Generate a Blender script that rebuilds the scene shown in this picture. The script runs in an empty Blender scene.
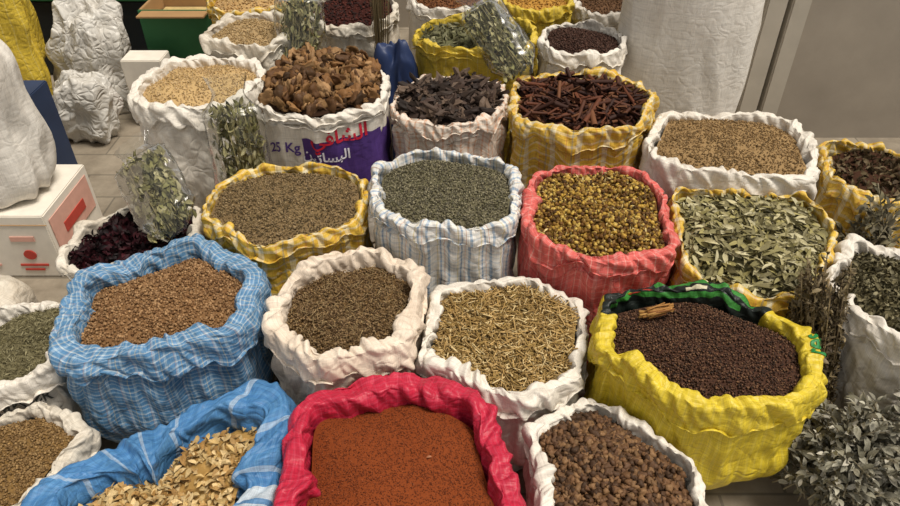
import bpy, math, random
import numpy as np
from mathutils import Vector, Matrix, noise
import bmesh
sc=bpy.context.scene
def lin(h):
    if not isinstance(h,str): return h
    c=[int(h[i:i+2],16)/255 for i in (0,2,4)]
    return tuple((x/12.92 if x<=.04045 else ((x+.055)/1.055)**2.4) for x in c)
def rgba(h): return (*lin(h),1)
# ---------------------------------------------------------------- materials
class NT:
    def __init__(s,name):
        s.m=bpy.data.materials.new(name); s.m.use_nodes=True
        s.t=s.m.node_tree; s.N=s.t.nodes; s.L=s.t.links
        s.b=s.N['Principled BSDF']
    def n(s,ty,**k):
        x=s.N.new(ty)
        for a,v in k.items(): setattr(x,a,v)
        return x
    def l(s,a,b): s.L.new(a,b)
    def math(s,op,a,b=None,clamp=False):
        x=s.n('ShaderNodeMath',operation=op); x.use_clamp=clamp
        for i,q in enumerate((a,b)):
            if q is None: continue
            if isinstance(q,(int,float)): x.inputs[i].default_value=q
            else: s.l(q,x.inputs[i])
        return x.outputs[0]
    def mix(s,f,a,b,mode='MIX'):
        x=s.n('ShaderNodeMix',data_type='RGBA',blend_type=mode)
        for i,q in ((0,f),(6,a),(7,b)):
            if isinstance(q,(int,float)): x.inputs[i].default_value=q
            elif isinstance(q,(tuple,str)): x.inputs[i].default_value=rgba(q)
            else: s.l(q,x.inputs[i])
        return x.outputs[2]
    def ramp(s,f,els,interp='LINEAR'):
        x=s.n('ShaderNodeValToRGB'); r=x.color_ramp; r.interpolation=interp
        while len(r.elements)<len(els): r.elements.new(1)
        while len(r.elements)>len(els): r.elements.remove(r.elements[-1])
        for i,(p,c) in enumerate(els):
            r.elements[i].position=p; r.elements[i].color=rgba(c)
        s.l(f,x.inputs[0]); return x.outputs[0]
    def noise(s,vec,scale,detail=4,rough=.55,typ='FBM',dist=0):
        x=s.n('ShaderNodeTexNoise',noise_type=typ); x.inputs['Scale'].default_value=scale
        x.inputs['Detail'].default_value=detail; x.inputs['Roughness'].default_value=rough
        x.inputs['Distortion'].default_value=dist
        if vec is not None: s.l(vec,x.inputs['Vector'])
        return x.outputs[0]
    def bump(s,h,dist,st=1,prev=None):
        x=s.n('ShaderNodeBump'); x.inputs['Distance'].default_value=dist; x.inputs['Strength'].default_value=st
        s.l(h,x.inputs['Height'])
        if prev is not None: s.l(prev,x.inputs['Normal'])
        return x.outputs[0]
    def scale(s,vec,sx,sy,sz=1):
        x=s.n('ShaderNodeMapping'); x.inputs['Scale'].default_value=(sx,sy,sz); s.l(vec,x.inputs[0]); return x.outputs[0]
def fabric(name,base='e8e4dc',us=None,vs=None,up=.1,vp=.1,fv=.5,patches=(),dirt=.25,rough=.5,crinkle=.008,weave=.6):
    m=NT(name); tc=m.n('ShaderNodeTexCoord'); uv=tc.outputs['UV']; ob=tc.outputs['Object']
    sp=m.n('ShaderNodeSeparateXYZ'); m.l(uv,sp.inputs[0]); u,v=sp.outputs[0],sp.outputs[1]
    x=m.n('ShaderNodeRGB'); x.outputs[0].default_value=rgba(base); col=x.outputs[0]
    if us:
        wv=m.math('MULTIPLY',m.math('SUBTRACT',m.noise(ob,9,2),.5),.02)
        cu=m.ramp(m.math('FRACT',m.math('DIVIDE',m.math('ADD',u,wv),up)),us,'CONSTANT'); col=cu
        if vs:
            cv=m.ramp(m.math('FRACT',m.math('DIVIDE',m.math('ADD',v,wv),vp)),vs,'CONSTANT'); col=m.mix(fv,cu,cv)
    for (u0,u1,v0,v1,c) in patches:
        k=m.math('MULTIPLY',m.math('MULTIPLY',m.math('GREATER_THAN',u,u0),m.math('LESS_THAN',u,u1)),m.math('MULTIPLY',m.math('GREATER_THAN',v,v0),m.math('LESS_THAN',v,v1)))
        col=m.mix(k,col,c)
    s1=m.noise(m.scale(uv,360,14),1,2); s2=m.noise(m.scale(uv,14,360),1,2)
    st=m.math('ADD',s1,s2)
    g=m.ramp(m.math('MULTIPLY',st,.5),[(.36,'a8a8a8'),(.64,'ffffff')])
    col=m.mix(weave,col,g,'MULTIPLY')
    dn=m.ramp(m.noise(ob,7,6,.7),[(.42,'ffffff'),(.75,'b09a7c')])
    col=m.mix(dirt,col,dn,'MULTIPLY')
    m.l(col,m.b.inputs['Base Color'])
    m.b.inputs['Roughness'].default_value=rough
    m.b.inputs['Specular IOR Level'].default_value=.32
    wp=m.n('ShaderNodeVectorMath',operation='ADD'); m.l(ob,wp.inputs[0])
    nx=m.n('ShaderNodeTexNoise'); nx.inputs['Scale'].default_value=9; m.l(ob,nx.inputs['Vector'])
    sc2=m.n('ShaderNodeVectorMath',operation='SCALE'); m.l(nx.outputs['Color'],sc2.inputs[0]); sc2.inputs['Scale'].default_value=.14; m.l(sc2.outputs[0],wp.inputs[1])
    vv=m.n('ShaderNodeTexVoronoi',feature='DISTANCE_TO_EDGE'); vv.inputs['Scale'].default_value=24; m.l(wp.outputs[0],vv.inputs['Vector'])
    b0=m.bump(m.math('MINIMUM',vv.outputs['Distance'],.28),crinkle*1.1,.75)
    r=m.noise(ob,18,4,.5,'RIDGED_MULTIFRACTAL',.6)
    b1=m.bump(r,crinkle*.5,.6,b0); b2=m.bump(st,.0010,.5,b1)
    m.l(b2,m.b.inputs['Normal'])
    return m.m
def simple(name,c,rough=.6,var=.15,sc_=8,bump=.002,metal=0,spec=.4):
    m=NT(name); tc=m.n('ShaderNodeTexCoord'); ob=tc.outputs['Object']
    n=m.noise(ob,sc_,6,.6)
    d=m.ramp(n,[(.3,'7a7a7a'),(.65,'ffffff')])
    m.l(m.mix(var,c,d,'MULTIPLY'),m.b.inputs['Base Color'])
    m.b.inputs['Roughness'].default_value=rough; m.b.inputs['Metallic'].default_value=metal
    m.b.inputs['Specular IOR Level'].default_value=spec
    m.l(m.bump(n,bump,.6),m.b.inputs['Normal'])
    return m.m
def grainmat():
    m=NT('dried_goods'); a=m.n('ShaderNodeAttribute',attribute_name='Col')
    tc=m.n('ShaderNodeTexCoord'); n=m.noise(tc.outputs['Object'],350,3)
    d=m.ramp(n,[(.3,'a0a0a0'),(.7,'ffffff')])
    m.l(m.mix(.6,a.outputs['Color'],d,'MULTIPLY'),m.b.inputs['Base Color'])
    m.b.inputs['Roughness'].default_value=.65; m.b.inputs['Specular IOR Level'].default_value=.25
    m.l(m.bump(n,.001,.5),m.b.inputs['Normal'])
    return m.m
GM=grainmat()
def moundmat(name,c1,c2,scale=350,bump=.003):
    m=NT(name); tc=m.n('ShaderNodeTexCoord'); ob=tc.outputs['Object']
    v=m.n('ShaderNodeTexVoronoi'); v.inputs['Scale'].default_value=scale; m.l(ob,v.inputs['Vector'])
    n=m.noise(ob,scale*.6,3)
    col=m.mix(m.math('ADD',m.math('MULTIPLY',v.outputs['Color'],.6),m.math('MULTIPLY',n,.4)),c1,c2)
    m.l(col,m.b.inputs['Base Color']); m.b.inputs['Roughness'].default_value=.85; m.b.inputs['Specular IOR Level'].default_value=.15
    m.l(m.bump(v.outputs['Distance'],bump,-.8),m.b.inputs['Normal'])
    return m.m
def cellomat():
    m=NT('cellophane'); N=m.N
    for x in list(N):
        if x.type=='BSDF_PRINCIPLED': N.remove(x)
    out=[x for x in N if x.type=='OUTPUT_MATERIAL'][0]
    tr=m.n('ShaderNodeBsdfTransparent'); tr.inputs[0].default_value=(.96,.97,.96,1)
    gl=m.n('ShaderNodeBsdfGlossy'); gl.inputs['Roughness'].default_value=.2
    tc=m.n('ShaderNodeTexCoord'); n=m.noise(tc.outputs['Object'],20,4,.5,'RIDGED_MULTIFRACTAL',.5)
    bp=m.bump(n,.007,.6); m.l(bp,gl.inputs['Normal'])
    fr=m.n('ShaderNodeFresnel'); fr.inputs[0].default_value=1.38; m.l(bp,fr.inputs['Normal'])
    mx=m.n('ShaderNodeMixShader'); f=m.math('ADD',m.math('MULTIPLY',fr.outputs[0],.5),.04,True); m.l(f,mx.inputs[0])
    m.l(tr.outputs[0],mx.inputs[1]); m.l(gl.outputs[0],mx.inputs[2]); m.l(mx.outputs[0],out.inputs[0])
    return m.m
CELLO=cellomat()
# ---------------------------------------------------------------- mesh helpers
def link(ob,parent=None):
    sc.collection.objects.link(ob)
    if parent:
        ob.parent=parent; ob.matrix_parent_inverse=Matrix.Translation(-parent.location)
    return ob
def empty(name,loc=(0,0,0)):
    e=bpy.data.objects.new(name,None); e.location=loc; e.empty_display_size=.05; return link(e)
def npmesh(name,V,loops,sizes,mat,parent=None,smooth=True,col=None,uv=None):
    me=bpy.data.meshes.new(name); V=np.asarray(V,dtype=np.float32)
    me.vertices.add(len(V)); me.vertices.foreach_set('co',V.ravel())
    me.loops.add(len(loops)); me.loops.foreach_set('vertex_index',np.asarray(loops,dtype=np.int32))
    sizes=np.asarray(sizes,dtype=np.int32); st=np.concatenate([[0],np.cumsum(sizes)[:-1]]).astype(np.int32)
    me.polygons.add(len(sizes)); me.polygons.foreach_set('loop_start',st)
    me.update(calc_edges=True)
    me.polygons.foreach_set('use_smooth',np.full(len(sizes),smooth))
    if col is not None:
        a=me.color_attributes.new('Col','FLOAT_COLOR','POINT'); a.data.foreach_set('color',np.asarray(col,dtype=np.float32).ravel())
    if uv is not None:
        l=me.uv_layers.new(name='UVMap'); l.data.foreach_set('uv',np.asarray(uv,dtype=np.float32).ravel())
    me.materials.append(mat)
    ob=bpy.data.objects.new(name,me); return link(ob,parent)
def bmobj(name,bm,mat,parent=None,smooth=False):
    me=bpy.data.meshes.new(name); bm.to_mesh(me); bm.free(); me.materials.append(mat)
    for p in me.polygons: p.use_smooth=smooth
    return link(bpy.data.objects.new(name,me),parent)
def box(name,lo,hi,mat,parent=None,rot=0,bev=.004):
    bm=bmesh.new(); bmesh.ops.create_cube(bm,size=1)
    c=[(a+b)/2 for a,b in zip(lo,hi)]; s=[b-a for a,b in zip(lo,hi)]
    for v in bm.verts: v.co=Vector((v.co.x*s[0],v.co.y*s[1],v.co.z*s[2]))
    if bev: bmesh.ops.bevel(bm,geom=bm.edges[:],offset=bev,segments=2,affect='EDGES')
    R=Matrix.Rotation(rot,3,'Z')
    for v in bm.verts: v.co=R@v.co+Vector(c)
    return bmobj(name,bm,mat,parent)
def tmpl_from_bm(bm):
    V=np.array([v.co[:] for v in bm.verts]); Fs=[[v.index for v in f.verts] for f in bm.faces]; bm.free(); return V,Fs
def t_ico(sub=1,disp=0,seed=0,fr=1.5):
    bm=bmesh.new(); bmesh.ops.create_icosphere(bm,subdivisions=sub,radius=1)
    for v in bm.verts:
        if disp: v.co*=1+disp*noise.noise(v.co*fr+Vector((seed*7.3,seed,1)))*2
    bm.verts.index_update(); return tmpl_from_bm(bm)
def t_leaf(w=.35,fold=.15,bend=.25,seed=0,n=6,curl=0):
    r=random.Random(seed); V=[];Fs=[]
    for i in range(n+1):
        t=i/n; x=-1+2*t; ww=w*max(.04,math.sin(math.pi*t)**.8 if 0<t<1 else .04)*(1-.25*t)
        z=bend*(1-x*x)+r.uniform(-.04,.04); tw=curl*x
        for s in (-1,0,1):
            yy=s*ww; zz=fold*abs(s)*ww*2
            V.append((x,yy*math.cos(tw)-zz*math.sin(tw),z+zz*math.cos(tw)+yy*math.sin(tw)))
    for i in range(n):
        for s in range(2):
            a=i*3+s; Fs.append([a,a+3,a+4,a+1])
    return np.array(V),Fs
def t_stick(seed=0,k=5,bend=.1,sec=4):
    r=random.Random(seed); V=[];Fs=[]; ph=r.uniform(0,6)
    for i in range(sec):
        x=-1+2*i/(sec-1); cy=bend*math.sin(x*2+ph)*8; rr=r.uniform(.8,1.1)
        for j in range(k):
            a=2*math.pi*j/k; V.append((x,cy+rr*math.cos(a),math.sin(a)*rr))
    for i in range(sec-1):
        for j in range(k):
            j2=(j+1)%k; Fs.append([i*k+j,i*k+j2,(i+1)*k+j2,(i+1)*k+j])
    Fs.append(list(range(k))[::-1]); Fs.append([(sec-1)*k+j for j in range(k)])
    return np.array(V),Fs
def t_quill(seed=0):
    r=random.Random(seed); V=[];Fs=[];k=8
    for i in range(4):
        x=-1+2*i/3
        for j in range(k+1):
            a=5.2*j/k; rr=1-.35*j/k+r.uniform(-.08,.08); V.append((x,rr*math.cos(a),rr*math.sin(a)))
    for i in range(3):
        for j in range(k): a=i*(k+1)+j; Fs.append([a,a+1,a+k+2,a+k+1])
    return np.array(V),Fs
def t_cup(seed=0):
    bm=bmesh.new(); bmesh.ops.create_icosphere(bm,subdivisions=3,radius=1)
    for v in bm.verts:
        c=v.co.copy(); d=1+.55*noise.noise(c*1.6+Vector((seed*3.1,2,seed)))+.3*noise.noise(c*4+Vector((seed,0,5)))
        v.co=c*d
        if c.z>.2: v.co.z-=(c.z-.2)*1.1
        v.co.z*=.75
    bm.verts.index_update(); return tmpl_from_bm(bm)
def eul(y,p,q):
    n=len(y); cy,sy,cp,sp,cq,sq=np.cos(y),np.sin(y),np.cos(p),np.sin(p),np.cos(q),np.sin(q); o=np.zeros(n); i=np.ones(n)
    Rz=np.array([[cy,-sy,o],[sy,cy,o],[o,o,i]]).transpose(2,0,1)
    Ry=np.array([[cp,o,sp],[o,i,o],[-sp,o,cp]]).transpose(2,0,1)
    Rx=np.array([[i,o,o],[o,cq,-sq],[o,sq,cq]]).transpose(2,0,1)
    return Rz@Ry@Rx
def rots(n,rng,tilt=.3,roll=None):
    return eul(rng.uniform(0,2*np.pi,n),rng.normal(0,tilt,n),rng.uniform(0,2*np.pi,n) if roll is None else rng.normal(0,roll,n))
def pal(n,rng,cols,var=.18):
    c=np.array([lin(x) for x in cols]); k=rng.integers(0,len(c),n)
    return c[k]*rng.uniform(1-var,1+var,(n,1))
def scatter(name,tm,pos,rot,scl,cols,parent,smooth=True,mat=None):
    n=len(pos); ids=np.arange(n)%len(tm); AV=[];AL=[];AS=[];AC=[];off=0
    for ti,(V,Fs) in enumerate(tm):
        k=np.where(ids==ti)[0]
        if len(k)==0: continue
        v=V[None]*scl[k][:,None,:]; v=np.einsum('nij,nvj->nvi',rot[k],v)+pos[k][:,None,:]
        nv=len(V); lp=np.array([i for f in Fs for i in f]); sz=np.array([len(f) for f in Fs])
        L=(lp[None]+off+nv*np.arange(len(k))[:,None]).ravel()
        AV.append(v.reshape(-1,3)); AL.append(L); AS.append(np.tile(sz,len(k)))
        c=np.repeat(cols[k],nv,0); AC.append(np.c_[c,np.ones(len(c))]); off+=nv*len(k)
    return npmesh(name,np.concatenate(AV),np.concatenate(AL),np.concatenate(AS),mat or GM,parent,smooth,np.concatenate(AC))
def catmullx(nc,xs):
    M=np.zeros((len(xs),nc))
    for i,x in enumerate(xs):
        k=min(int(x),nc-2); t=x-k
        w=[-.5*t+t*t-.5*t**3,1-2.5*t*t+1.5*t**3,.5*t+2*t*t-1.5*t**3,-.5*t*t+.5*t**3]
        for j,ww in enumerate(w): M[i,min(max(k-1+j,0),nc-1)]+=ww
    return M
ICO=[t_ico(1)]; ICOr=[t_ico(1,.25,s) for s in range(4)]
CHUNK=[t_ico(2,.5,s,1.4) for s in range(6)]
LEAF=[t_leaf(.34,.18,.2,s,5,random.Random(s).uniform(-.5,.5)) for s in range(6)]
BLEAF=[t_leaf(.46,.2,.25,s,5,random.Random(s).uniform(-.6,.6)) for s in range(6)]
NLEAF=[t_leaf(.16,.2,.3,s,4,.3) for s in range(4)]
PETAL=[t_leaf(.6,.25,.4,s,4,random.Random(s+9).uniform(-1,1)) for s in range(5)]
STICK=[t_stick(s,5,.02*s,4) for s in range(4)]
QUILL=[t_quill(s) for s in range(4)]; CUP=[t_cup(s) for s in range(7)]
# ---------------------------------------------------------------- sacks
WH='ece5d9'
m_white=fabric('white_woven_cloth',WH,weave=.45); m_white2=fabric('worn_white_woven_cloth','e4dccd',dirt=.55,weave=.5)
m_cream=fabric('cream_woven_cloth','ecdcc9',dirt=.4,weave=.45)
m_blue=fabric('blue_check_cloth',us=[(0,'6595bd'),(.22,'b0c6d4'),(.34,'5787b2'),(.5,'c4bc96'),(.54,'6595bd'),(.7,'bfd0dc'),(.8,'bc968e'),(.83,'6595bd')],
  vs=[(0,'5586b4'),(.3,'a0bace'),(.45,'4e80ac'),(.75,'7099bd'),(.88,'c8d2d6')],up=.055,vp=.024,fv=.58)
m_bluef=fabric('blue_cloth',us=[(0,'4d84ba'),(.5,'588ec0'),(.90,'c0d0dc')],vs=[(0,'447ab2'),(.5,'588ec0')],up=.12,vp=.02,patches=[(.40,.66,0,1,'c4d2de'),(.44,.455,0,1,'5f8cba'),(.49,.505,0,1,'5f8cba'),(.55,.56,0,1,'d0c290'),(.60,.615,0,1,'5f8cba')])
m_bw=fabric('blue_white_check_cloth',us=[(0,'e8e6e0'),(.2,'86a2be'),(.32,'eae8e2'),(.46,'d4a890'),(.5,'eae8e2'),(.62,'7a98ba'),(.70,'eae8e2'),(.8,'dac88c'),(.85,'eae8e2')],
  vs=[(0,'ece9e2'),(.3,'a4b8ca'),(.5,'ece9e2'),(.8,'c2cad0')],up=.062,vp=.03,fv=.36)
m_yp=fabric('yellow_check_cloth',us=[(0,'e0b844'),(.3,'e9dfbe'),(.5,'e0b844'),(.62,'a09a80'),(.68,'e2bb48'),(.85,'d8924c'),(.89,'e0b640')],
  vs=[(0,'e4c254'),(.3,'eae1c2'),(.55,'deb340'),(.85,'c89e46')],up=.085,vp=.032,fv=.45,dirt=.35)
m_yel=fabric('yellow_cloth',us=[(0,'dec248'),(.9,'e8d684')],vs=[(0,'e2c440'),(.6,'d8bc4c')],up=.04,vp=.02,dirt=.35)
m_coral=fabric('coral_striped_cloth',us=[(0,'e26c66'),(.3,'e69890'),(.5,'dc605a'),(.8,'eab4a8'),(.86,'e26c66')],vs=[(0,'e26c64'),(.5,'e8a096'),(.6,'de6860')],up=.045,vp=.022)
m_red=fabric('red_cloth','d02644',dirt=.2,us=[(0,'c62844'),(.6,'ca4058'),(.7,'c02440')],vs=[(0,'c62844'),(.7,'cc445c')],up=.03,vp=.014,rough=.42)
m_orange=fabric('cream_orange_cloth',us=[(0,'eadfd1'),(.6,'dba27e'),(.8,'eadfd1')],vs=[(0,'ecdece'),(.7,'dcb294')],up=.03,vp=.02)
m_mush=fabric('printed_white_cloth',WH,patches=[(.44,.84,.265,.45,'543a80')],crinkle=.003,weave=.45)
m_ysolid=fabric('yellow_printed_cloth',dirt=.22,us=[(0,'e2ca3a'),(.7,'e6d258')],vs=[(0,'e2c838'),(.6,'d8bc36')],up=.02,vp=.012,patches=[(.24,.76,.0,.175,'1c2420'),(.30,.70,.10,.118,'3f8a3a'),(.45,.72,.15,.165,'3f8a3a'),(.36,.44,.135,.15,'b03a2c'),(.52,.58,.125,.14,'d8d0b0')],rough=.42)
# key: name,cx,cy,z,rx,ry,roll width, cloth, extra ; pr = how hard the sack pushes its neighbours
T={
'A0':('grain_sack',-.807,2.81,.62,.194,.20,.035,m_white2,{}),
'B1':('ground_ginger_sack',-.915,2.42,.58,.25,.25,.050,m_white,{}),
'B2':('dried_mushroom_sack',-.45,2.347,.58,.25,.25,.03,m_mush,dict(h=.045,base=.9,p=2.6,bw=.5)),
'B3':('bark_chunk_sack',-.002,2.335,.54,.228,.21,.033,m_orange,{}),
'B4':('cinnamon_stick_sack',.469,2.319,.55,.293,.25,.046,m_yp,{}),
'B5':('anise_seed_sack',.945,2.09,.50,.31,.265,.052,m_white,dict(h=.10)),
'B6':('yellow_check_herb_sack',1.41,1.98,.46,.19,.2,.04,m_yp,{}),
'C0':('dried_hibiscus_sack',-.948,1.687,.40,.213,.2,.035,m_white2,{}),
'C1':('cumin_seed_sack',-.502,1.766,.475,.264,.225,.030,m_yp,dict(p=2.5)),
'C2':('lavender_sack',-.008,1.79,.51,.252,.235,.038,m_bw,dict(p=2.5)),
'C3':('chamomile_sack',.436,1.717,.48,.242,.26,.042,m_coral,dict(p=2.9)),
'C4':('bay_leaf_sack',.885,1.65,.44,.25,.285,.028,m_yp,dict(p=2.8)),
'C5':('dried_herb_sack',1.20,1.426,.43,.19,.23,.048,m_white,{}),
'D0':('dried_oregano_sack',-1.134,1.31,.34,.175,.18,.05,m_white,{}),
'D1':('coriander_seed_sack',-.765,1.375,.45,.29,.265,.070,m_blue,dict(h=.09,pr=1.08)),
'D2':('dried_thyme_sack',-.266,1.345,.43,.225,.26,.055,m_cream,dict(p=2.5,pr=1.06)),
'D3':('dried_stalk_sack',.129,1.295,.37,.262,.26,.043,m_white,dict(p=2.6,pr=1.0)),
'D4':('mustard_seed_sack',.606,1.203,.45,.285,.225,.050,m_ysolid,dict(base=.6,seam=-2.0)),
'E0':('fenugreek_seed_sack',-1.02,.985,.28,.18,.186,.045,m_white2,{}),
'E1':('dried_chip_sack',-.63,.87,.33,.28,.26,.115,m_bluef,dict(h=.075,pr=1.5,seam=0,wob=.012,poly=[(-.94,.89),(-.42,1.24),(-.35,1.05),(-.35,.62),(-.88,.55)])),
'E2':('paprika_powder_sack',-.115,.885,.375,.275,.28,.070,m_red,dict(h=.10,pr=1.5,wob=.015,poly=[(-.385,1.10),(-.29,1.165),(.03,1.175),(.10,1.12),(.165,.8),(.13,.6),(-.36,.6),(-.40,.8)])),
'E3':('dried_berry_sack',.345,.925,.33,.207,.226,.040,m_white,dict(p=2.7)),
'F0':('yellow_herb_sack',.112,2.84,.60,.26,.22,.03,m_yel,{}),
'F1':('dried_clove_sack',.53,2.765,.60,.186,.19,.035,m_white,{}),
'F2':('dried_pepper_sack',-.442,3.2,.58,.209,.25,.03,m_white2,{}),
'F3':('yellow_seed_sack',.396,3.3,.60,.18,.2,.03,m_yel,{}),
'F4':('mixed_spice_sack',.74,3.35,.56,.17,.2,.03,m_white,{}),
'F5':('yellow_check_grain_sack',-.90,3.28,.60,.22,.2,.03,m_yp,{}),
'F6':('lentil_sack',0.0,3.35,.58,.2,.2,.03,m_white,{}),
}
def shape(key):
    n,cx,cy,z,rx,ry,w,mat,k=T[key]
    r=random.Random(key+'s'); ph=[(q,r.uniform(0,6.28),r.uniform(.3,1)/q**.5) for q in (2,3,4,5,7,9)]
    wob=k.get('wob',.045); p=k.get('p',2.3)
    base=None
    if 'poly' in k:
        pts=[(a-cx,b-cy) for a,b in k['poly']]; TT=np.arange(360)*2*np.pi/360; R=np.zeros(360)
        for i,t in enumerate(TT):
            dx,dy=math.sin(t),math.cos(t); best=.3
            for (ax,ay),(bx,by) in zip(pts,pts[1:]+pts[:1]):
                ex,ey=bx-ax,by-ay; den=dx*ey-dy*ex
                if abs(den)<1e-9: continue
                s=(ax*ey-ay*ex)/den; u=(ax*dy-ay*dx)/den
                if s>0 and -1e-6<=u<=1+1e-6: best=s; break
            R[i]=best
        g=np.exp(-.5*(np.arange(-20,21)/8)**2); g/=g.sum(); R=np.convolve(np.r_[R[-20:],R,R[:20]],g,'valid'); base=R
    def e(th):
        c,s=np.sin(th),np.cos(th)
        m=1+wob*sum(a*np.sin(q*th+f) for q,f,a in ph)
        if base is not None:
            rr=np.interp(np.mod(th,2*np.pi),np.arange(361)*2*np.pi/360,np.r_[base,base[:1]])*m
            return rr*c,rr*s
        g=(np.abs(c)**p+np.abs(s)**p)**(-1/p)
        return rx*c*g*m, ry*s*g*m
    return e
RAW={k:shape(k) for k in T}
def ext(key,nx,ny):
    th=np.linspace(0,2*np.pi,90); X,Y=RAW[key](th); return (X*nx+Y*ny).max()
PL={k:[] for k in T}
ks=list(T)
for i in range(len(ks)):
    for j in range(i+1,len(ks)):
        a,b=T[ks[i]],T[ks[j]]; dx,dy=b[1]-a[1],b[2]-a[2]; d=math.hypot(dx,dy)
        if d>.85: continue
        nx,ny=dx/d,dy/d; ra=ext(ks[i],nx,ny)*a[8].get('pr',1); rb=ext(ks[j],-nx,-ny)*b[8].get('pr',1)
        if ra+rb+.015>d:
            la=d*ra/(ra+rb)-.001; lb=d-la-.002
            PL[ks[i]].append((nx,ny,la)); PL[ks[j]].append((-nx,-ny,lb))
def E(key,th):
    X,Y=RAW[key](th); f=np.ones_like(th)
    for nx,ny,l in PL[key]:
        q=np.maximum((X*nx+Y*ny)/l,.01); f=(f**-20+q**20)**(-1/20)
    return X*f,Y*f
CLO={}
def sack(key):
    n,cx,cy,z,rx,ry,w,mat,k=T[key]
    h=k.get('h',w*1.35+.012); base=k.get('base',.76); seam=k.get('seam',0.0); bw=k.get('bw',1.0)
    r=random.Random(key); sd=r.uniform(0,50)
    par=empty(n,(cx,cy,0))
    far=cy>2.6
    NTh=200 if far else 320
    th=seam+np.arange(NTh)*2*np.pi/NTh
    EX,EY=E(key,th); L=np.hypot(EX,EY); nx,ny=EX/L,EY/L
    nz=lambda f,o:np.array([noise.noise(Vector((math.cos(t)*f,math.sin(t)*f,sd+o))) for t in th])
    wn=nz(1.6,0)+.5*nz(4,3); zn=nz(1.2,9)+.4*nz(3.5,12)+.15*nz(8,14); hn=nz(2.2,20)+.6*nz(5,23)
    ww=w*(1+.5*wn); hh=h*(1+.55*hn); zz=z+.026*zn
    one=np.ones(NTh)
    C=[(one,ww*1.05,zz-.13),(one,ww*1.0,zz-.06),(one,ww*.97,zz-.02),(one,ww*.82,zz-.002),(one,ww*.45,zz-.001),(one,ww*.10,zz-.007),(one,-ww*.03,zz-hh*.4),
       (one,-ww*.06,zz-hh*.85),(one,-ww*.02,zz-hh*1.02),(one,ww*.20,zz-hh*1.02),(one,ww*.22,zz-hh*1.2),(one,ww*.12,zz-hh*1.5)]
    zb=zz-hh*1.5
    C+=[(one*(1.0),one*0.004,zb*.78),(one*(1.0),one*0,zb*.52),(one*(.5+.5*base),one*0,zb*.27),(one*base,one*0,zb*.08),(one*base*.93,one*0,zb*.0+.004),(one*base*.6,one*0,zb*0+.002)]
    nc=len(C); NS=104
    xs=np.interp(np.linspace(0,1,NS),[0,.08,.62,1],[0,1.5,10.5,nc-1])
    M=catmullx(nc,xs)
    f=M@np.array([c[0] for c in C]); d=M@np.array([c[1] for c in C]); Z=M@np.array([c[2] for c in C])
    X=EX*f-nx*d; Y=EY*f-ny*d
    P=np.stack([X,Y,Z],-1)
    dv=np.linalg.norm(np.diff(P,axis=0),axis=-1).mean(1); v=np.concatenate([[0],np.cumsum(dv)])
    T1=np.roll(P,-1,1)-np.roll(P,1,1); T2=np.gradient(P,axis=0)
    N=np.cross(T1,T2); N/=np.linalg.norm(N,axis=-1,keepdims=True)+1e-9
    if (N[int(NS*.75),:,0]*nx).sum()<0: N=-N
    D=np.zeros((NS,NTh)); vr=float(np.interp(9.2,xs,v)); Rm=(rx+ry)/2; fs=Rm/.25
    nn=noise.noise
    ct=np.cos(th); st_=np.sin(th)
    for i in range(NS):
        vi=v[i]; body=min(1,max(0,(vi-vr)/.04)); low=max(.25,min(1,P[i,:,2].mean()/.12))
        for j in range(NTh):
            t=th[j]
            tw=t+vi*2.2; c,s=math.cos(tw)*fs,math.sin(tw)*fs
            rl=0
            if body<1:
                a=nn(Vector((c*3.2,s*3.2,vi*6+sd)))
                wx=.3*nn(Vector((c*5,s*5,vi*10+sd+40)))
                b=1-2.6*abs(nn(Vector((c*4.6+wx,s*4.6-wx,vi*8+sd+3))))
                F1=nn(Vector((c*4.5+wx,s*4.5+wx,vi*11+sd+5)),noise_basis='VORONOI_F2F1')
                q=1-2.4*abs(nn(Vector((c*11+vi*12+wx,s*11,vi*14+sd+7))))
                rl=.010*a+.0055*b+.012*(min(F1,.45)-.22)+.0028*q
            if body>0:
                c2,s2=ct[j]*fs,st_[j]*fs
                g=1-2.2*abs(nn(Vector((c2*4.2,s2*4.2,vi*1.4+sd+20))))
                g2=1-2.2*abs(nn(Vector((c2*6+vi*7,s2*6-vi*6,vi*4+sd+30))))
                F3=nn(Vector((c2*3.2,s2*3.2,vi*6+sd+50)),noise_basis='VORONOI_F2F1')
                bl=.011*nn(Vector((c2*3,s2*3,vi*5+sd)))+.009*g+.006*g2+.013*(min(F3,.5)-.25)-.006
                rl=rl*(1-body)+bl*body*low*bw
            D[i,j]=rl
    P=P+N*D[...,None]
    P[...,2]=np.maximum(P[...,2],.001)
    V=P.reshape(-1,3)+np.array([cx,cy,0])
    V=np.vstack([V,[cx,cy,.002]]); ci=len(V)-1
    I,J=np.meshgrid(np.arange(NS-1),np.arange(NTh),indexing='ij'); J2=(J+1)%NTh
    q=np.stack([I*NTh+J,I*NTh+J2,(I+1)*NTh+J2,(I+1)*NTh+J],-1).reshape(-1,4)
    uu=lambda j:j*2*np.pi/NTh*Rm
    uv=np.stack([np.stack([uu(J),v[I]],-1),np.stack([uu(J+1),v[I]],-1),np.stack([uu(J+1),v[I+1]],-1),np.stack([uu(J),v[I+1]],-1)],-2).reshape(-1,2)
    j=np.arange(NTh); tri=np.stack([(NS-1)*NTh+j,(NS-1)*NTh+(j+1)%NTh,np.full(NTh,ci)],-1)
    loops=np.concatenate([q.ravel(),tri.ravel()]); sizes=np.concatenate([np.full(len(q),4),np.full(NTh,3)])
    uv=np.vstack([uv,np.zeros((NTh*3,2))])
    npmesh(n+'_bag',V,loops,sizes,mat,par,True,None,uv)
    CLO[key]=(P+np.array([cx,cy,0]),N,v,th,Rm)
    return par
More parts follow.
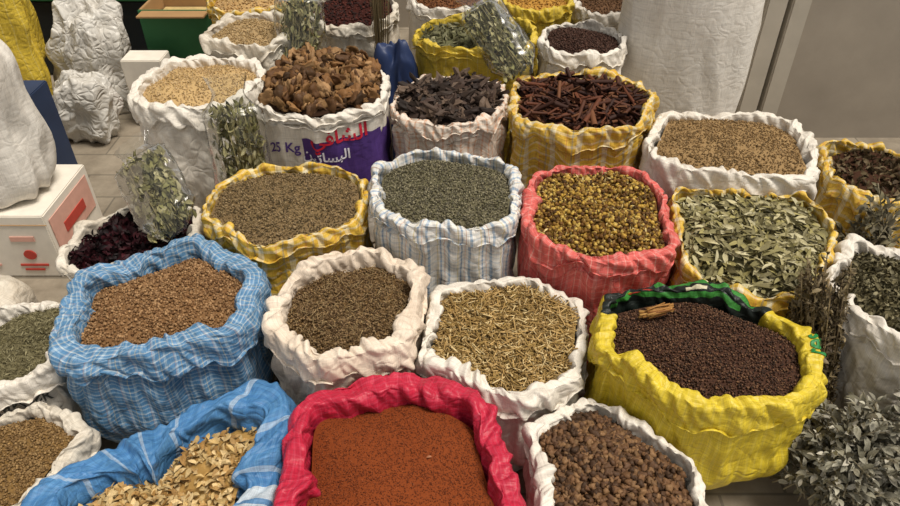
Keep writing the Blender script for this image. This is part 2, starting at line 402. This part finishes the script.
def content(key,par,c1,c2,drop=.035,mound=.03,rough=.008,mscale=350):
    n,cx,cy,z,rx,ry,w,mat,k=T[key]; r=random.Random(key+'c'); ph=[(r.uniform(10,30),r.uniform(10,30),r.uniform(0,6)) for _ in range(5)]
    def surf(q,th):
        EX,EY=E(key,th); L=np.hypot(EX,EY); g=(L-w*.9)/L
        X,Y=EX*g*q,EY*g*q
        Z=z-drop+mound*(1-q*q)+rough*sum(np.sin(a*X+b*Y+c) for a,b,c in ph)/2
        return np.stack([X+cx,Y+cy,Z],-1)
    nq,nt=40,120; Q=(np.arange(nq+1)/nq); TH=np.arange(nt)*2*np.pi/nt
    QQ,TT=np.meshgrid(Q,TH,indexing='ij'); P=surf(QQ,TT).reshape(-1,3)
    I,J=np.meshgrid(np.arange(nq),np.arange(nt),indexing='ij'); J2=(J+1)%nt
    f=np.stack([I*nt+J,(I+1)*nt+J,(I+1)*nt+J2,I*nt+J2],-1).reshape(-1,4)
    npmesh(n+'_fill',P,f.ravel(),np.full(len(f),4),moundmat(n+'_fill_mat',c1,c2,mscale),par)
    return surf
def fill(key,par,surf,kind,n,size,cols,tilt=.35,roll=None,zj=(-.004,.006),qmax=.97,part='grains',var=.24,sj=.25,smooth=True):
    rng=np.random.default_rng(sum(map(ord,key+part)))
    q=np.sqrt(rng.uniform(0,1,n))*qmax; th=rng.uniform(0,2*np.pi,n)
    pos=surf(q,th); pos[:,2]+=rng.uniform(zj[0],zj[1],n)
    s=np.array(size)[None]*rng.uniform(1-sj,1+sj,(n,1))*rng.uniform(.85,1.15,(n,3))
    scatter(T[key][0]+'_'+part,kind,pos,rots(n,rng,tilt,roll),s,pal(n,rng,cols,var),par,smooth)
S={k:sack(k) for k in T}
def seeds(key,c1,c2,n,size,cols,drop=.035,mound=.035,tm=None,**kw):
    s=content(key,S[key],c1,c2,drop,mound); fill(key,S[key],s,tm or ICO,n,size,cols,tilt=1.5,**kw); return s
seeds('A0','8d7450','b39a72',2500,(.003,.003,.003),['b09568','a08458','c2a980'])
seeds('B1','a88a5c','c8ac7c',3000,(.0026,.0026,.0025),['c4a678','b89a66','d0b488'],drop=.045)
s=content('B2',S['B2'],'24160c','3c281a',-.005,.045,.012,60); fill('B2',S['B2'],s,CUP,480,(.024,.021,.018),['7c5834','5c3e22','906a42','46301a','80603a','644830','a8835a'],tilt=1,zj=(-.012,.026),sj=.45,qmax=.93)
s=content('B3',S['B3'],'1c1410','3a2c24',.03,.03,.012,60); fill('B3',S['B3'],s,CHUNK,420,(.032,.010,.010),['46362e','33271f','54443a','2a1f1a','6a584a'],tilt=.4,zj=(-.01,.03),sj=.4,smooth=False,qmax=.9)
s=content('B4',S['B4'],'20100c','3c2018',.035,.03,.01,60); fill('B4',S['B4'],s,QUILL,520,(.045,.0065,.0065),['54301f','40241a','643824','361c15','70482f'],tilt=.25,zj=(-.008,.022),sj=.4,qmax=.88)
seeds('B5','7a6242','a5885e',5500,(.0038,.0022,.0022),['9a7c54','86693f','ae9064','77603e'])
s=content('B6',S['B6'],'2a1810','4a3020',.04,.02); fill('B6',S['B6'],s,PETAL,500,(.016,.012,.01),['5c4c34','6a5a40','443624','746448'],tilt=1)
s=content('C0',S['C0'],'160608','2c1014',.05,.02,.012,60); fill('C0',S['C0'],s,PETAL,900,(.016,.014,.012),['300c14','1e080c','40141c','14060a'],tilt=1,zj=(-.005,.018))
seeds('C1','5a4832','8a7450',7500,(.0042,.0018,.0018),['887450','6c5a3c','a08a66','55462e','907a5a'],drop=.03,mound=.02)
seeds('C2','4a4632','706a52',8500,(.0042,.0019,.0019),['747054','585242','90886e','48422f','989074','6a6656'],drop=.035,mound=.02)
s=content('C3',S['C3'],'4a3014','7a5824',.03,.025,.008,120)
fill('C3',S['C3'],s,ICOr,3200,(.0065,.006,.005),['a07c34','6c4a20','b8943f','523818','7e5c26','c8aa58'],tilt=1,zj=(-.004,.012))
fill('C3',S['C3'],s,PETAL,700,(.008,.005,.004),['c0a86c','7c5c2a','d0bc84'],tilt=1,part='petals',zj=(0,.014))
s=content('C4',S['C4'],'4c4a30','7c7854',.035,.03,.01,80); fill('C4',S['C4'],s,LEAF,2000,(.022,.021,.017),['a99f74','90885c','bbb28a','726a46','c8c09a','8a825a','a09660'],tilt=.35,roll=.6,zj=(-.004,.025),part='leaves')
s=content('C5',S['C5'],'4a4430','6c6448',.035,.03,.01,120); fill('C5',S['C5'],s,PETAL,2200,(.010,.008,.008),['7c7254','645c3e','8e8668','4e4832'],tilt=.8,zj=(-.004,.012),part='leaves')
s=content('D0',S['D0'],'4c4834','7a7254',.03,.02,.006,200); fill('D0',S['D0'],s,NLEAF,2600,(.008,.008,.006),['746c4a','8a8260','5c5438','98906e'],tilt=.6,zj=(-.003,.008),part='leaves')
seeds('D1','5a4028','8a6844',5500,(.0036,.0034,.0034),['9a7650','86633f','ac8860','765434','8f6c48'],drop=.055,mound=.035)
s=content('D2',S['D2'],'4a3620','7a603c',.055,.035,.008,200); fill('D2',S['D2'],s,STICK,2400,(.008,.0009,.0009),['947a56','705634','a48c64','584028'],tilt=.5,zj=(-.003,.011),part='stems')
fill('D2',S['D2'],s,ICOr,5200,(.0028,.0024,.002),['826848','6e5838','947850','584329','8a7050'],tilt=1,zj=(-.004,.010))
s=content('D3',S['D3'],'7a6238','a88c58',.035,.03,.008,120); fill('D3',S['D3'],s,STICK,3900,(.014,.0018,.0015),['c4a46c','a88850','d8c08c','8c7040','b89860','9c8048'],tilt=.3,zj=(-.003,.016),part='stalks')
seeds('D4','2c1c14','54382a',9500,(.0026,.0024,.0024),['543829','3f2a1e','644633','78583f','35241a'],drop=.055,mound=.03)
rng=np.random.default_rng(4); nb=26
scatter('mustard_seed_sack_bark_piece',STICK,np.stack([.525+rng.uniform(-.012,.012,nb),1.315+rng.uniform(-.012,.012,nb),.432+rng.uniform(-.010,.010,nb)],-1),eul(rng.normal(.25,.10,nb),rng.normal(-.1,.08,nb),rng.uniform(0,6,nb)),np.array([.036,.003,.003])[None]*rng.uniform(.7,1.1,(nb,1)),pal(nb,rng,['a4763f','84542a','bc9050']),S['D4'])
seeds('E0','5a4428','8a6c3e',3800,(.0034,.0028,.0026),['8a6c44','755a36','9c7e52'])
s=content('E1',S['E1'],'8a6a38','b89458',.085,.03,.01,80); fill('E1',S['E1'],s,PETAL,1400,(.012,.010,.007),['cbac72','b8925a','dcc08c','a07a44','c8ac78'],tilt=.5,roll=.6,zj=(-.004,.02),part='chips')
s=content('E2',S['E2'],'642c12','8a451e',.065,.04,.006,700); fill('E2',S['E2'],s,ICO,12000,(.0014,.0014,.0013),['823e1c','6e3414','944c26','602a10'],tilt=1,zj=(-.001,.0018))
fill('E2',S['E2'],s,PETAL,3,(.006,.005,.005),['4a1a0c','a87050'],tilt=.6,part='flakes',zj=(.001,.003),qmax=.4)
s=content('E3',S['E3'],'3a2616','6a4a2c',.04,.03,.006,100); fill('E3',S['E3'],s,CHUNK,1700,(.008,.0075,.007),['745438','604530','846444','4a3524'],tilt=1.5,zj=(-.004,.01))
s=content('F0',S['F0'],'5a5a40','7a7858',.05,.02,.01,80); fill('F0',S['F0'],s,LEAF,500,(.018,.016,.014),['7a785a','8c8868','5c5a40'],tilt=.6,zj=(0,.02))
seeds('F1','2c1c16','4a3228',2500,(.006,.003,.003),['4a3026','382218','5a4034'])
seeds('F2','2a100c','44201a',1200,(.006,.006,.005),['3c1812','54241a','240e0a'])
seeds('F3','9a7030','c89848',1200,(.004,.004,.004),['c89848','b08038'])
seeds('F4','5a4030','7a5c40',1200,(.005,.004,.004),['6a4c34','7c5c40'])
seeds('F5','a08050','c0a070',1200,(.005,.004,.004),['b89460','c8a878'])
seeds('F6','5a3820','7a5030',1200,(.005,.004,.004),['7a5030','643c24'])
# ---------------------------------------------------------------- printed lettering lying on the cloth
def text_bm(txt,size):
    cu=bpy.data.curves.new('t','FONT'); cu.body=txt; cu.size=size; cu.align_x='CENTER'; cu.align_y='CENTER'; cu.offset=size*.02
    ob=bpy.data.objects.new('t',cu); sc.collection.objects.link(ob); bpy.context.view_layer.update()
    me=bpy.data.meshes.new_from_object(ob); bpy.data.objects.remove(ob)
    bm=bmesh.new(); bm.from_mesh(me); bmesh.ops.triangulate(bm,faces=bm.faces[:])
    for _ in range(4):
        es=[e for e in bm.edges if e.calc_length()>size*.12]
        if not es: break
        bmesh.ops.subdivide_edges(bm,edges=es,cuts=1); bmesh.ops.triangulate(bm,faces=bm.faces[:])
    return bm
def lettering(key,txt,th0,v0,size,c,rot=0,off=.003):
    P,N,v,th,Rm=CLO[key]; bm=text_bm(txt,size); nt=len(th)
    for q in bm.verts:
        x,y=q.co.x*math.cos(rot)-q.co.y*math.sin(rot),q.co.x*math.sin(rot)+q.co.y*math.cos(rot)
        t=((th0-x/Rm-th[0])%(2*math.pi))/(2*math.pi)*nt; vv=v0-y
        j=int(t)%nt; fj=t-int(t); i=int(np.clip(np.searchsorted(v,vv)-1,0,len(v)-2)); fi=(vv-v[i])/(v[i+1]-v[i]+1e-9); fi=min(max(fi,0),1); j2=(j+1)%nt
        p=(P[i,j]*(1-fj)+P[i,j2]*fj)*(1-fi)+(P[i+1,j]*(1-fj)+P[i+1,j2]*fj)*fi
        q.co=Vector(p+N[i,j]*off)
    return bmobj('print_'+T[key][0],bm,simple('ink_'+key+txt[:1],c,.5,.1),S[key])
PUR='543a80'
lettering('B2','25 Kg',math.pi+.50,.30,.05,PUR)
lettering('B2','\uFEF2\uFED3\uFE8E\uFEB8\uFEDF\uFE8D',math.pi-.30,.255,.07,'c8243c')
lettering('B2','\uFEE6\uFEF4\uFE97\uFE8E\uFEB4\uFE92\uFEDF\uFE8D',math.pi-.1,.325,.05,'e8e4ee')
lettering('D4','res',1.62,.155,.07,'1f7a3a',rot=-.1)
lettering('D0','ABASTER',math.pi-.3,.27,.04,'50504c')
# ---------------------------------------------------------------- cellophane bags of herbs
def herb_bag(name,p0,p1,wd,thk,cols,seed=0,n=460):
    p0,p1=Vector(p0),Vector(p1); ax=(p1-p0); Ln=ax.length; ax.normalize()
    view=Vector((0,-1,.55)); sx=ax.cross(view).normalized(); sy=sx.cross(ax).normalized()
    par=empty(name,p0); Bm=np.array([sx[:],sy[:],ax[:]])
    rng=np.random.default_rng(seed); NTh,NS=60,50; V=[]
    for i in range(NS):
        t=i/(NS-1)
        if t<.78: a=min(1,.35+t*3.2) if t<.2 else 1-.1*(t-.2)
        else: a=.94-.45*math.sin((t-.78)/.12*math.pi/2) if t<.9 else .49+(t-.9)*1.8
        fl=1 if t>.06 else .15+t/.06*.85
        for j in range(NTh):
            th=2*math.pi*j/NTh; c,s=math.cos(th),math.sin(th)
            wv=1+.10*noise.noise(Vector((c*3,s*3,t*5+seed)))+.07*(1-2*abs(noise.noise(Vector((c*6,s*6,t*9+seed)))))
            V.append((wd/2*a*c*wv,thk/2*min(a,.9)*s*fl*wv*(1 if t<.78 else .6),t*Ln))
    V=np.array(V)@Bm+np.array(p0[:])
    I,J=np.meshgrid(np.arange(NS-1),np.arange(NTh),indexing='ij'); J2=(J+1)%NTh
    q=np.stack([I*NTh+J,I*NTh+J2,(I+1)*NTh+J2,(I+1)*NTh+J],-1).reshape(-1,4)
    npmesh(name+'_film',V,q.ravel(),np.full(len(q),4),CELLO,par)
    t=rng.uniform(.08,.82,n); an=rng.uniform(0,2*np.pi,n); rr=np.sqrt(rng.uniform(0,1,n))*.80
    pos=np.stack([wd/2*rr*np.cos(an),thk/2*rr*np.sin(an)*.8,t*Ln],-1)@Bm+np.array(p0[:])
    R=eul(rng.uniform(0,6.28,n),rng.normal(-1.1,.5,n),rng.uniform(0,6.28,n)); R=np.einsum('ji,njk->nik',Bm,R)
    sc_=np.array([.017,.016,.014])[None]*rng.uniform(.7,1.2,(n,1))
    scatter(name+'_leaves',BLEAF,pos,R,sc_,pal(n,rng,cols,.25),par)
    m=22; a=rng.uniform(0,6.28,m); r2=rng.uniform(0,.6,m)
    pos=np.stack([wd/2*r2*np.cos(a),thk/2*r2*np.sin(a),np.full(m,Ln*.42)],-1)@Bm+np.array(p0[:])
    R=eul(rng.uniform(0,6.28,m),rng.normal(-1.57,.12,m),np.zeros(m)); R=np.einsum('ji,njk->nik',Bm,R)
    scatter(name+'_stems',STICK,pos,R,np.tile([Ln*.34,.0018,.0018],(m,1)),pal(m,rng,['8a8058','a09468']),par)
HG=['8c8858','a69e72','747048','b8b088','646040','9a9264']
herb_bag('cellophane_herb_bag',(-.695,2.03,.20),(-.72,2.11,.72),.20,.12,HG,1,800)
herb_bag('cellophane_herb_bag',(-.785,1.62,.45),(-.975,1.89,.60),.19,.08,HG,2,800)
herb_bag('cellophane_herb_bag',(-.60,2.66,.45),(-.59,2.80,.82),.20,.12,HG,3,700)
herb_bag('cellophane_herb_bag',(.285,2.50,.54),(.07,2.82,.76),.18,.08,HG,4,800)
# ---------------------------------------------------------------- upright bunch and sage heap
def bunch(name,base,top,spread,n,cols,leaf,lt,seed=0,nl=2200):
    rng=np.random.default_rng(seed); par=empty(name,base); b=np.array(base); t=np.array(top); ax=t-b; Ln=np.linalg.norm(ax)
    pos=[];R=[];scl=[]
    ang=rng.uniform(0,6.28,n); ra=np.sqrt(rng.uniform(0,1,n))*spread
    tips=t+np.stack([ra*np.cos(ang),ra*np.sin(ang),rng.uniform(-.3,.1,n)*Ln],-1)
    foots=b+np.stack([ra*np.cos(ang),ra*np.sin(ang),ra*0],-1)*.45
    for f,g in zip(foots,tips):
        d=g-f; l=np.linalg.norm(d); d/=l
        R.append((math.atan2(d[1],d[0]),-math.asin(d[2]),0)); pos.append((f+g)/2); scl.append((l/2,.0016,.0016))
    R=np.array(R); scatter(name+'_stems',STICK,np.array(pos),eul(R[:,0],R[:,1],R[:,2]),np.array(scl),pal(n,rng,['6a5a40','7c6c4c']),par)
    k=rng.integers(0,n,nl); u=rng.uniform(.1,1,nl)[:,None]
    pos=foots[k]*(1-u)+tips[k]*u+rng.normal(0,leaf*.55,(nl,3)); pos[:,2]=np.maximum(pos[:,2],.012)
    scatter(name+'_leaves',lt,pos,rots(nl,rng,.9),np.array([leaf,leaf*.8,leaf*.7])[None]*rng.uniform(.6,1.3,(nl,1)),pal(nl,rng,cols,.25),par)
    return par
bunch('dried_herb_bunch',(1.0,1.19,.02),(.955,1.37,.50),.070,90,['6e6048','54482f','82745a','8c7c5c','443828'],.011,PETAL+LEAF,5,7000)
def sage(name,c,rx,ry,hh,n,seed=0,cols=('a09c8a','868272','b2ae9c','6e6a58','bcb6a6','8c8672')):
    rng=np.random.default_rng(seed); par=empty(name,(c[0],c[1],0))
    sp=[];sr=[];ss=[];lp=[];ly=[];lpit=[]
    for i in range(n):
        q=math.sqrt(rng.uniform()); a=rng.uniform(0,6.28); x=c[0]+rx*q*math.cos(a); y=c[1]+ry*q*math.sin(a); z=hh*(1-.55*q*q)+rng.uniform(-.06,.015)
        yaw=rng.uniform(0,6.28); pit=-rng.uniform(.1,1.1); l=rng.uniform(.045,.08)
        d=np.array([math.cos(yaw)*math.cos(pit),math.sin(yaw)*math.cos(pit),-math.sin(pit)])
        p=np.array([x,y,max(z,.08)]); sp.append(p); sr.append((yaw,pit,0)); ss.append((l,.002,.002))
        for k in range(14):
            u=-.8+1.9*k/13; pp=p+d*l*u; ly.append(yaw+rng.choice([-1,1])*rng.uniform(.3,1.3)*(1.1-k/15)); lpit.append(pit*.5+rng.normal(0,.5))
            L=np.array([math.cos(ly[-1])*math.cos(lpit[-1]),math.sin(ly[-1])*math.cos(lpit[-1]),-math.sin(lpit[-1])])
            lp.append(pp+L*.014)
    sr=np.array(sr); scatter(name+'_stems',STICK,np.array(sp),eul(sr[:,0],sr[:,1],sr[:,2]),np.array(ss),pal(n,rng,['8a8068']),par)
    m=len(lp); lp=np.array(lp); lp[:,2]=np.maximum(lp[:,2],.025)
    scatter(name+'_leaves',BLEAF,lp,eul(np.array(ly),np.array(lpit),rng.normal(0,.6,m)),np.array([.016,.017,.015])[None]*rng.uniform(.5,1.2,(m,1)),pal(m,rng,list(cols),.2),par)
    return par
sage('sage_bunch',(1.0,1.04),.145,.125,.31,230,3)
sage('sage_bunch',(1.23,1.06),.12,.10,.36,140,4)
sage('dried_leaf_bundle',(1.28,1.72),.07,.07,.47,50,6,('6c6450','5a5440','7c7458','4c4634'))
# ---------------------------------------------------------------- blob bags
def blob(name,c,r,mat,seed=0,amp=.12,pw=2.6,parent=None,pz=None,fold=.4,lean=0):
    bm=bmesh.new(); bmesh.ops.create_icosphere(bm,subdivisions=6,radius=1); pz=pz or pw; sv=Vector((seed*1.7,3.1,seed*.6))
    for v in bm.verts:
        d=v.co.normalized(); hr=math.hypot(d.x,d.y)+1e-6; gx=max(abs(d.x/hr)**pw+abs(d.y/hr)**pw,.3)**(-1/pw); g=(hr**pz+abs(d.z)**pz)**(-1/pz)
        a=noise.noise(d*1.4+sv); w=d+.15*Vector((noise.noise(d*2+sv),noise.noise(d*2-sv),noise.noise(d*2+sv*2)))
        b=1-2.0*abs(noise.noise(Vector((w.x*2.4,w.y*2.4,w.z*.9))+sv)); q=noise.noise(Vector((w.x*5,w.y*5,w.z*2.5))+sv)
        s=g*(1+amp*a+amp*fold*(b-.6)+amp*.2*q)
        p=Vector((d.x*r[0]*s*gx+lean*(d.z+1)*r[2],d.y*r[1]*s*gx,d.z*r[2]*s))
        p+=Vector(c); p.z=max(p.z,.002); v.co=p
    me=bpy.data.meshes.new(name); bm.to_mesh(me); bm.free(); me.materials.append(mat)
    for p in me.polygons: p.use_smooth=True
    uv=me.uv_layers.new(name='UVMap'); co=np.empty(len(me.vertices)*3); me.vertices.foreach_get('co',co); co=co.reshape(-1,3)
    li=np.empty(len(me.loops),dtype=np.int32); me.loops.foreach_get('vertex_index',li); p=co[li]
    uv.data.foreach_set('uv',np.stack([np.arctan2(p[:,0]-c[0],c[1]-p[:,1])*r[0],p[:,2]],-1).ravel())
    return link(bpy.data.objects.new(name,me),parent)
m_full=fabric('full_white_sack_cloth',us=[(0,'ece7de'),(.5,'e8e3da')],vs=[(0,'ece7de'),(.8,'dcd7ce')],up=.05,vp=.03,fv=.5,dirt=.2,crinkle=.004,weave=.4)
blob('full_white_sack',(.985,2.86,.60),(.28,.20,.60),m_full,11,.08,2.2,pz=4.0)
tw=empty('tall_white_sack',(-1.66,2.14,.28))
blob('sack_body',(-1.67,2.14,.550),(.25,.17,.275),m_full,12,.10,2.8,tw,pz=6,fold=.5)
def decal_on(parent,txt,cxyz,size,col,c,r):
    bm=text_bm(txt,size)
    for v in bm.verts:
        x=cxyz[0]+v.co.x*.95+v.co.y*.15; z=cxyz[2]+v.co.y
        k=min(.98,abs((x-c[0])/r[0])); y=c[1]-r[1]*(1-k**2.6)**(1/2.6)*1.07-.006
        v.co=Vector((x,y,z))
    bmobj('print_label',bm,simple('ink_dark_'+txt[1:],col,.5),parent)
decal_on(tw,'/25',(-1.53,0,.66),.085,'4a4a50',(-1.67,2.14),(.25,.17))
pl=fabric('white_plastic_sheet','d2cfc8',dirt=.3,rough=.35,crinkle=.02,weave=.1)
blob('white_plastic_bag',(-1.74,3.03,.15),(.14,.11,.17),pl,21,.35,2.6,pz=2.6,fold=.5,lean=.1)
blob('white_plastic_bag',(-2.00,2.86,.25),(.14,.11,.27),pl,22,.35,2.6,pz=3,fold=.5,lean=-.1)
blob('white_plastic_bag',(-1.80,3.36,.26),(.18,.13,.28),pl,23,.35,2.6,pz=3,fold=.5,lean=.08)
blob('yellow_cloth_bag',(-2.24,3.27,.46),(.25,.18,.48),m_yel,24,.25,2.6,pz=4,fold=.5)
blob('white_plastic_bag',(.97,.845,.11),(.10,.055,.12),pl,25,.3,2.3)
blob('white_cloth_sack',(-1.50,1.64,.11),(.16,.13,.12),m_white2,27,.15,2.6)
blob('navy_plastic_bag',(-.22,2.70,.30),(.09,.08,.31),simple('navy_plastic','24345a',.5,.2,8,.004),28,.2,2.6,pz=3)
# ---------------------------------------------------------------- boxes
card=simple('white_cardboard','e2dbce',.85,.15,20,.001,spec=.15); redc=simple('red_print','bc4c40',.85,.2,20,.001,spec=.15); brown=simple('brown_cardboard','a8845a',.7,.2); green=simple('green_print','2f6a40',.7,.2); dk=simple('dark_plastic','20262a',.4,.2); pink=simple('pink_print','d8a898',.85,.2,20,.001,spec=.15)
bx=empty('cardboard_fruit_box',(-1.65,2.15,0))
box('carton',(-1.95,1.97,0.002),(-1.40,2.32,.27),card,bx)
box('lid_edge_front',(-1.95,1.966,.232),(-1.397,1.969,.234),brown,bx,bev=0)
box('print_side_panel',(-1.398,1.99,.10),(-1.395,2.29,.24),pink,bx,bev=0)
box('print_side_stripe',(-1.395,2.06,.14),(-1.392,2.22,.18),redc,bx,bev=0)
for i,(xx,sx,col) in enumerate(((-1.80,1.1,redc),(-1.67,.8,pink),(-1.50,1.1,redc))):
    bm=bmesh.new(); bmesh.ops.create_cone(bm,segments=24,radius1=.020,radius2=.020,depth=.004,cap_ends=True)
    for v in bm.verts: v.co=Vector((v.co.x*sx+xx,v.co.z+1.967,v.co.y+.105))
    bmobj('fruit_print_%d'%i,bm,col,bx)
    box('print_line_%d'%i,(xx-.05,1.965,.055),(xx+.05,1.969,.063),col,bx,bev=0)
    box('print_line_low_%d'%i,(xx-.04,1.965,.035),(xx+.03,1.969,.042),redc,bx,bev=0)
    box('print_line_top_%d'%i,(xx-.045,1.965,.165),(xx+.04,1.969,.185),pink,bx,bev=0)
gb=empty('green_carton',(-1.34,3.45,0))
box('carton_front',(-1.50,3.36,.002),(-1.14,3.375,.50),green,gb,bev=.002); box('carton_back',(-1.50,3.66,.002),(-1.14,3.675,.50),brown,gb,bev=.002)
box('carton_left',(-1.50,3.376,.002),(-1.485,3.66,.50),brown,gb,bev=.002); box('carton_right',(-1.155,3.376,.002),(-1.14,3.66,.50),brown,gb,bev=.002)
box('carton_goods',(-1.48,3.38,.003),(-1.16,3.655,.42),simple('tan_goods','c8b078',.8,.4,30,.01),gb)
box('flap',(-1.48,3.28,.49),(-1.16,3.37,.498),brown,gb,bev=.001)
wb=empty('white_carton',(-1.5,3.15,0)); box('carton_body',(-1.55,3.14,.002),(-1.36,3.27,.34),card,wb); box('carton_label',(-1.535,3.134,.10),(-1.38,3.139,.2),redc,wb,bev=0)
bb=empty('blue_carton',(-1.75,2.6,0)); box('carton_body',(-1.95,2.50,.002),(-1.63,2.66,.46),simple('blue_card','2a3a58',.6,.3),bb); box('carton_print',(-1.78,2.492,.10),(-1.66,2.498,.32),simple('pale_print','a8b0b8'),bb,bev=0)
cr=empty('dark_crate',(-1.9,4,0)); box('crate_body',(-2.3,3.75,.002),(-1.1,4.2,.42),dk,cr,bev=.01); box('crate_rim',(-2.32,3.73,.42),(-1.08,4.22,.45),green,cr,bev=.005)
for i in range(4): box('tray_%d'%i,(-2.2+.26*i,3.78,.451),(-1.98+.26*i,4.1,.47),card,cr,bev=.003)
bunch('brushwood_bundle',(-.30,2.93,.30),(-.29,2.93,.90),.05,40,['6a5840'],.004,NLEAF,8,100)
# ---------------------------------------------------------------- room
m=NT('stone_floor'); tc=m.n('ShaderNodeTexCoord'); ob=tc.outputs['Object']
br=m.n('ShaderNodeTexBrick'); br.inputs['Scale'].default_value=1.4; br.inputs['Mortar Size'].default_value=.006; m.l(ob,br.inputs['Vector'])
br.inputs['Color1'].default_value=rgba('a59a88'); br.inputs['Color2'].default_value=rgba('9a8f7e'); br.inputs['Mortar'].default_value=rgba('7c7466')
nz=m.noise(ob,5,8,.7); m.l(m.mix(.7,br.outputs[0],m.ramp(nz,[(.3,'80766a'),(.7,'ffffff')]),'MULTIPLY'),m.b.inputs['Base Color']); m.b.inputs['Roughness'].default_value=.6
m.l(m.bump(nz,.004,.5),m.b.inputs['Normal'])
box('floor',(-3,-.8,-.1),(3.2,4.6,0),m.m,bev=0)
wall=simple('plaster','a2988a',.8,.25,3,.004)
box('wall_back',(-3,4.5,0),(3.2,4.6,2.6),wall,bev=0)
box('wall_left',(-3.1,1.0,0),(-3,4.5,2.6),wall,bev=0)
box('wall_right',(1.53,3.02,0),(3.2,3.12,2.6),wall,bev=0)
fm=simple('painted_frame','b8b0a2',.5,.15)
tr=empty('trim_1',(1.42,3,0)); box('jamb_outer',(1.335,2.96,0.001),(1.42,3.10,2.6),fm,tr,bev=.006); box('jamb_gap',(1.42,3.03,0.001),(1.45,3.10,2.6),simple('dark_gap','3a352e'),tr,bev=0); box('jamb_inner',(1.45,2.98,0.001),(1.53,3.12,2.6),fm,tr,bev=.006)
# ---------------------------------------------------------------- light
wd=bpy.data.worlds.new('sky'); sc.world=wd; wd.use_nodes=True; bg=wd.node_tree.nodes['Background']; bg.inputs[0].default_value=(1,.97,.93,1); bg.inputs[1].default_value=.52
sl=bpy.data.lights.new('sun','SUN'); sl.energy=3.7; sl.angle=math.radians(22); sl.color=(1,.93,.83); so=bpy.data.objects.new('sun',sl); link(so)
so.rotation_euler=Vector((-.38,.15,-1)).to_track_quat('-Z','Y').to_euler()
cd=bpy.data.cameras.new('cam'); cd.sensor_width=36; cd.lens=28; co=bpy.data.objects.new('camera',cd); link(co)
co.location=(0,0,1.65); co.rotation_euler=(math.radians(52),0,0); sc.camera=co
sc.view_settings.view_transform='Standard'
